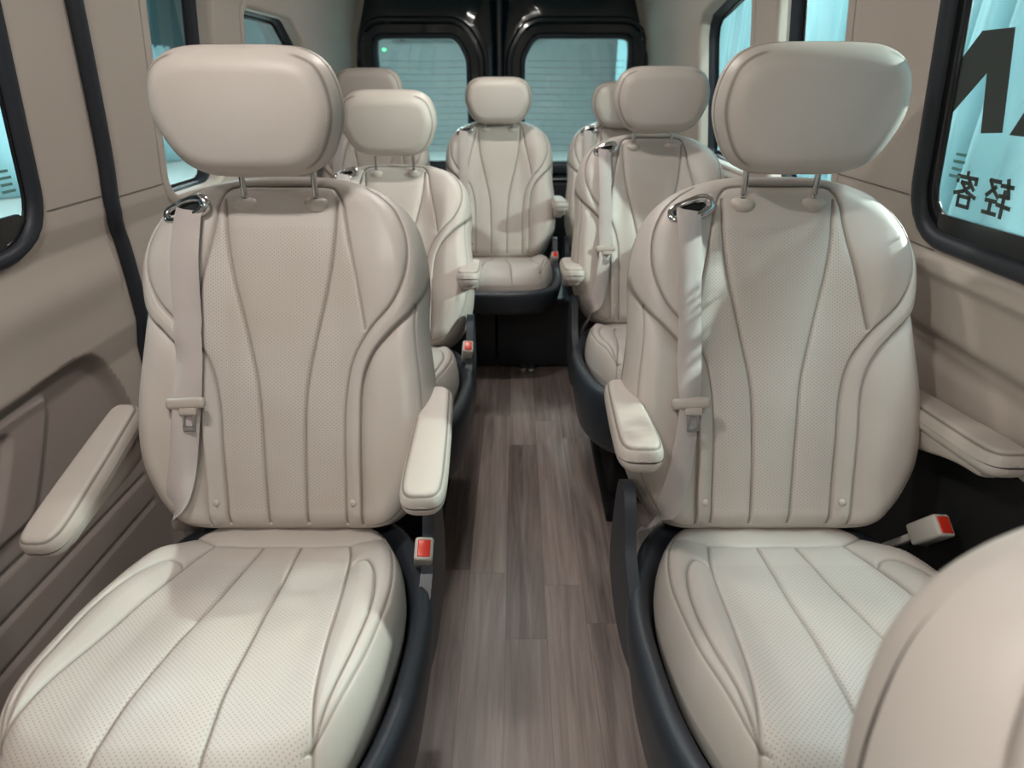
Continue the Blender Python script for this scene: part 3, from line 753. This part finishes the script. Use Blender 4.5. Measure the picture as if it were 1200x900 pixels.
# lettering on the glass ----------------------------------------------
def strokes(segs, size, w, name, mat, parent, fn):
    mb = MB()
    for pts in segs:
        for (ax, ay), (bx, by) in zip(pts[:-1], pts[1:]):
            a, b_ = Vector((ax, ay)), Vector((bx, by)); t = (b_-a).normalized(); n = Vector((-t.y, t.x))*w/2; a = a-t*w*.4; b_ = b_+t*w*.4
            mb.prism([tuple(a+n), tuple(a-n), tuple(b_-n), tuple(b_+n)], 0, .0012, lambda x, y, d: tuple(fn(-(x-.5)*size, y*size, d)))
    return mb.build(name, mat, parent, smooth=False)
KE = [[(.5, 1), (.5, .90)], [(.10, .72), (.10, .86), (.90, .86), (.90, .72)], [(.40, .80), (.16, .56)], [(.36, .70), (.70, .70), (.42, .46), (.05, .34)], [(.32, .62), (.58, .46), (.95, .36)], [(.26, .02), (.26, .30), (.74, .30), (.74, .02), (.26, .02)]]
QING = [[(.04, .84), (.44, .84)], [(.24, 1), (.12, .56), (.44, .56)], [(.02, .28), (.48, .32)], [(.28, .70), (.28, 0)], [(.54, .92), (.90, .92), (.74, .70), (.52, .52)], [(.66, .76), (.96, .52)], [(.56, .38), (.94, .38)], [(.75, .38), (.75, .06)], [(.50, .04), (.99, .04)]]
w4 = bpy.data.objects['window_4']
def on_right(y0, z0):       # x_local to the right in the picture = towards smaller y
    return lambda a, b_, c: Vector((XC+half(z0+b_)+.0075+c, y0-a, z0+b_))
strokes(KE, .058, .115, 'lettering', M['decal'], w4, on_right(1.092, 1.080))
strokes(QING, .058, .115, 'lettering', M['decal'], w4, on_right(1.012, 1.080))
# large reversed letters N and A
def glyph(polys, name):
    mb = MB()
    for p in polys: mb.prism([(a_+.068, b_-.012) for a_, b_ in p], .0065, .0080, lambda y, z, d: (XC+half(z)+d, y, z))
    return mb.build(name, M['decal'], w4, smooth=False)
glyph([[(1.178, 1.165), (1.178, 1.245), (1.055, 1.365), (.985, 1.365), (.965, 1.218), (1.012, 1.214), (1.026, 1.305)]], 'lettering')
glyph([[(.948, 1.216), (.90, 1.216), (.80, 1.365), (.86, 1.365)]], 'lettering')
w1 = bpy.data.objects['window_1']
for k in range(4):
    MB().box((XC+half(1.13)+.0075, 1.125, 1.128+.012*k), (.001, .030-.004*(k % 2), .005)).build('glass_mark', M['decal2'], w4, smooth=False)
    MB().box((XC-half(1.11)-.0075, 1.185, 1.092+.012*k), (.001, .034-.006*(k % 2), .005)).build('glass_mark', M['decal2'], w1, smooth=False)

# ceiling lamps --------------------------------------------------------
def lamp(y, power, size=.16, label='', xx=XC):
    t = empty('ceiling_lamp', (xx, y, 1.885)); tag(t, label, 'lamp')
    MB().box((0, 0, .012), (size+.04, .10, .02), None, .006).build('housing', M['black'], t, auto=40)
    m, nt, b = newmat('lamp_diffuser'); b.inputs['Base Color'].default_value = (1, .95, .88, 1); b.inputs['Emission Color'].default_value = (1, .93, .86, 1); b.inputs['Emission Strength'].default_value = 4
    MB().box((0, 0, 0), (size, .06, .008), None, .003).build('diffuser', m, t, auto=40)
    L = bpy.data.lights.new('lamp_light', 'AREA'); L.energy = power; L.shape = 'RECTANGLE'; L.size = size; L.size_y = .06; L.color = (1, .95, .89)
    lo = bpy.data.objects.new('lamp_light', L); col.objects.link(lo); lo.location = (xx, y, 1.872)
LP = .85
lamp(-.25, 9*LP, label='ceiling lamp above the nearest cabin row')
lamp(.55, 9.5*LP, label='ceiling lamp just ahead of the front pair of seats', xx=-.42)
lamp(1.75, 8*LP, label='ceiling lamp ahead of the middle row')
lamp(2.75, 6*LP, label='ceiling lamp ahead of the rear row')

# ------------------------------------------------------------------ exhibition hall outside
GZ = -.65
hall_floor = plain('pale_hall_floor', (.62, .66, .64), .35)
o = MB().box((0, 6, GZ-.05), (60, 50, .1)).build('ground', hall_floor, smooth=False); tag(o, kind='structure')
def curtain(name, p0, p1, z0, z1, fold, amp, mat, label):
    p0, p1 = np.array(p0, float), np.array(p1, float); L = np.linalg.norm(p1-p0); t = (p1-p0)/L; nrm = np.array([-t[1], t[0]])
    n = int(L/fold*10); rows = [[], [], [], []]
    r0 = random.Random(3); ph = 0
    S = np.linspace(0, L, n)
    phs = np.cumsum([2*math.pi/10*(.75+.5*math.sin(s*2.3)+.2*math.sin(s*5.1)) for s in S])
    for i, s in enumerate(S):
        for k, z in enumerate(np.linspace(z0, z1, 4)):
            a = amp*(1-.3*k/3)*math.sin(phs[i]+.15*k)+.3*amp*math.sin(phs[i]*2.3+k*.2)
            q = p0+t*s+nrm*a; rows[k].append((q[0], q[1], z))
    o = MB().grid(rows).build(name, mat, fix=False); md = o.modifiers.new('S', 'SOLIDIFY'); md.thickness = .004
    return tag(o, label, 'curtain')
gm0 = plain('grey_duct', (.13, .17, .18), .5)
cy = plain('pale_blue_cloth', (.36, .59, .64), .8, var=.05)
curtain('curtain', (2.3, -2.0), (2.3, 9.5), GZ+.02, 3.2, .17, .06, cy, 'pale blue pleated curtain hanging outside the right hand windows')
curtain('curtain', (-9.2, -10), (-9.2, 18), GZ+.02, 2.09, .5, .15, cy, 'pale blue pleated curtain standing far outside the left hand windows')
o = MB().box((-9.4, 4, 3.75), (.4, 30, 3.4)).build('wall_outer', plain('dark_hall_band', (.05, .10, .11), .6), smooth=False); tag(o, kind='structure')
o = MB().box((0, 22, 2.5), (40, .3, 6.4)).build('wall_far', plain('teal_hall_wall', (.40, .425, .43), .7, var=.08), smooth=False); tag(o, kind='structure')
curtain('curtain', (2.6, 17.5), (9, 17.5), GZ+.02, 5.5, .4, .1, cy, 'pale blue curtain outside right of the far rear window')
o = MB().box((0, 6, 5.6), (60, 50, .1)).build('ceiling_hall', plain('dark_hall_ceiling', (.05, .07, .08), .9), smooth=False); tag(o, kind='structure')
t = empty('exit_sign', (-4.2, 21.75, 2.17)); tag(t, 'small green lit sign high on the far hall wall', 'sign')
em, nt, b = newmat('green_light'); b.inputs['Emission Color'].default_value = (.05, 1, .25, 1); b.inputs['Emission Strength'].default_value = 5
MB().box((0, .04, 0), (.12, .08, .09), None, .01).build('housing', M['black'], t, auto=40); MB().box((0, -.005, 0), (.10, .01, .07), None, .003).build('lit_panel', em, t, auto=40)
t = empty('wall_duct', (-1.6, 21.5, 2.55)); tag(t, 'dark horizontal duct along the far hall wall behind the left rear window', 'duct')
MB().box((0, 0, 0), (4.6, .35, .16), None, .03).build('duct_body', gm0, t, auto=40)
for x in (-2, 0, 2): MB().box((x, .1, -.02), (.06, .5, .26), None, .01).build('bracket', M['black'], t, auto=40)
# grey board added to imitate a reflected band in the sliding door glass
t = empty('reflection_board', (-4.6, 2.0, GZ)); tag(t, 'added grey board standing in for a reflected band in the sliding door window', 'reflection_board')
gm = plain('grey_board', (.30, .33, .32), .6)
MB().box((0, 0, 1.16), (.05, 6, .16), None, .01).build('board', gm, t, auto=40)
for y in (-2.8, 0, 2.8): MB().box((0, y, .54), (.05, .05, 1.08), None, .01).build('post', gm, t, auto=40)
hm, nt, b = newmat('hall_tube'); b.inputs['Emission Color'].default_value = (.85, 1, .98, 1); b.inputs['Emission Strength'].default_value = 9
def hall_light(x, y, z, sx, sy, P, label, c=(.9, 1, 1)):
    t = empty('hall_light', (x, y, z)); tag(t, label, 'light')
    MB().box((0, 0, .06), (sx+.1, sy+.1, .10), None, .02).build('housing', gm, t, auto=40)
    MB().box((0, 0, .0), (sx, sy, .02), None, .008).build('diffuser', hm, t, auto=40)
    for yy in (-sy*.35, sy*.35): MB().tube([(0, yy, .1), (0, yy, 5.55-z)], .012, 8).build('hanging_rod', gm, t)
    L = bpy.data.lights.new('hall_area', 'AREA'); L.energy = P; L.shape = 'RECTANGLE'; L.size = sx; L.size_y = sy; L.color = c
    lo = bpy.data.objects.new('hall_area', L); col.objects.link(lo); lo.location = (x, y, z-.03)
hall_light(-4.5, 3.5, 4.6, 1.2, 1.2, 300, 'bright hall lamp over the area left of the van')
hall_light(-4.2, 8.5, 4.6, 1.2, 1.2, 260, 'bright hall lamp left and further to the rear')
hall_light(1.45, 1.2, 3.6, .4, 2.5, 95, 'unseen strip light added to brighten the curtain on the right')  # this strip and the next are added to brighten the right curtain
hall_light(1.45, 4.8, 3.6, .4, 2.5, 85, 'unseen strip light added to brighten the curtain further back')
hall_light(-2.6, 13, 4.8, 2.5, 2, 900, 'hall lamp behind the left rear window')
hall_light(1.6, 11, 4.8, 2.5, 2, 650, 'hall lamp behind the right rear window')

def added_floodlight(x, y, z, P, tgt, label, size=.10):  # unseen lamp on a stand, added to throw light patches through the windows
    t = empty('added_floodlight', (x, y, GZ)); tag(t, label, 'added_floodlight')
    h = z-GZ; d = Vector(tgt)-Vector((x, y, z)); q = d.to_track_quat('-Z', 'Y'); Mq = q.to_matrix()
    MB().box(Vector((0, 0, h))+Mq @ Vector((0, 0, .05)), (.22, .16, .08), Mq, .01).build('housing', gm, t, auto=40)
    MB().box(Vector((0, 0, h))+Mq @ Vector((0, 0, .006)), (.18, .12, .008), Mq, .003).build('diffuser', hm, t, auto=40)
    MB().tube([(0, 0, h+.0), (0, 0, .02)], .016, 12).build('pole', gm, t)
    MB().box((0, 0, .01), (.4, .4, .02), None, .008).build('base', gm, t, auto=40)
    L = bpy.data.lights.new('added_flood', 'AREA'); L.energy = P; L.shape = 'RECTANGLE'; L.size = size; L.size_y = size*.7; L.color = (.93, 1, .91)
    lo = bpy.data.objects.new('added_flood', L); col.objects.link(lo); lo.location = (x, y, z); lo.rotation_euler = q.to_euler()
added_floodlight(2.02, 1.36, 1.74, 130, (-.6, .8, .8), 'added unseen lamp on a stand between the right hand windows and the curtain', .045)
added_floodlight(-2.3, .55, 1.85, 3, (.4, .8, .7), 'added unseen lamp on a stand outside the sliding door window')

# ------------------------------------------------------------------ world, camera, view
w = bpy.data.worlds.new('World'); bpy.context.scene.world = w; w.use_nodes = True
w.node_tree.nodes['Background'].inputs[0].default_value = (.55, .75, .78, 1); w.node_tree.nodes['Background'].inputs[1].default_value = .25
cam = bpy.data.cameras.new('Camera'); co = bpy.data.objects.new('Camera', cam); col.objects.link(co)
co.location = (0, 0, 1.28); co.rotation_euler = (R(90)-math.atan(355/700), 0, 0)
cam.sensor_width = 36; cam.lens = 21; cam.shift_x = -5/1200; cam.clip_start = .01
cam.dof.use_dof = True; cam.dof.focus_distance = 1.15; cam.dof.aperture_fstop = 3.5
sc = bpy.context.scene; sc.camera = co
sc.view_settings.view_transform = 'Standard'; sc.view_settings.look = 'None'; sc.view_settings.gamma = 1; sc.view_settings.use_curve_mapping = False
sc.view_settings.exposure = -0.2
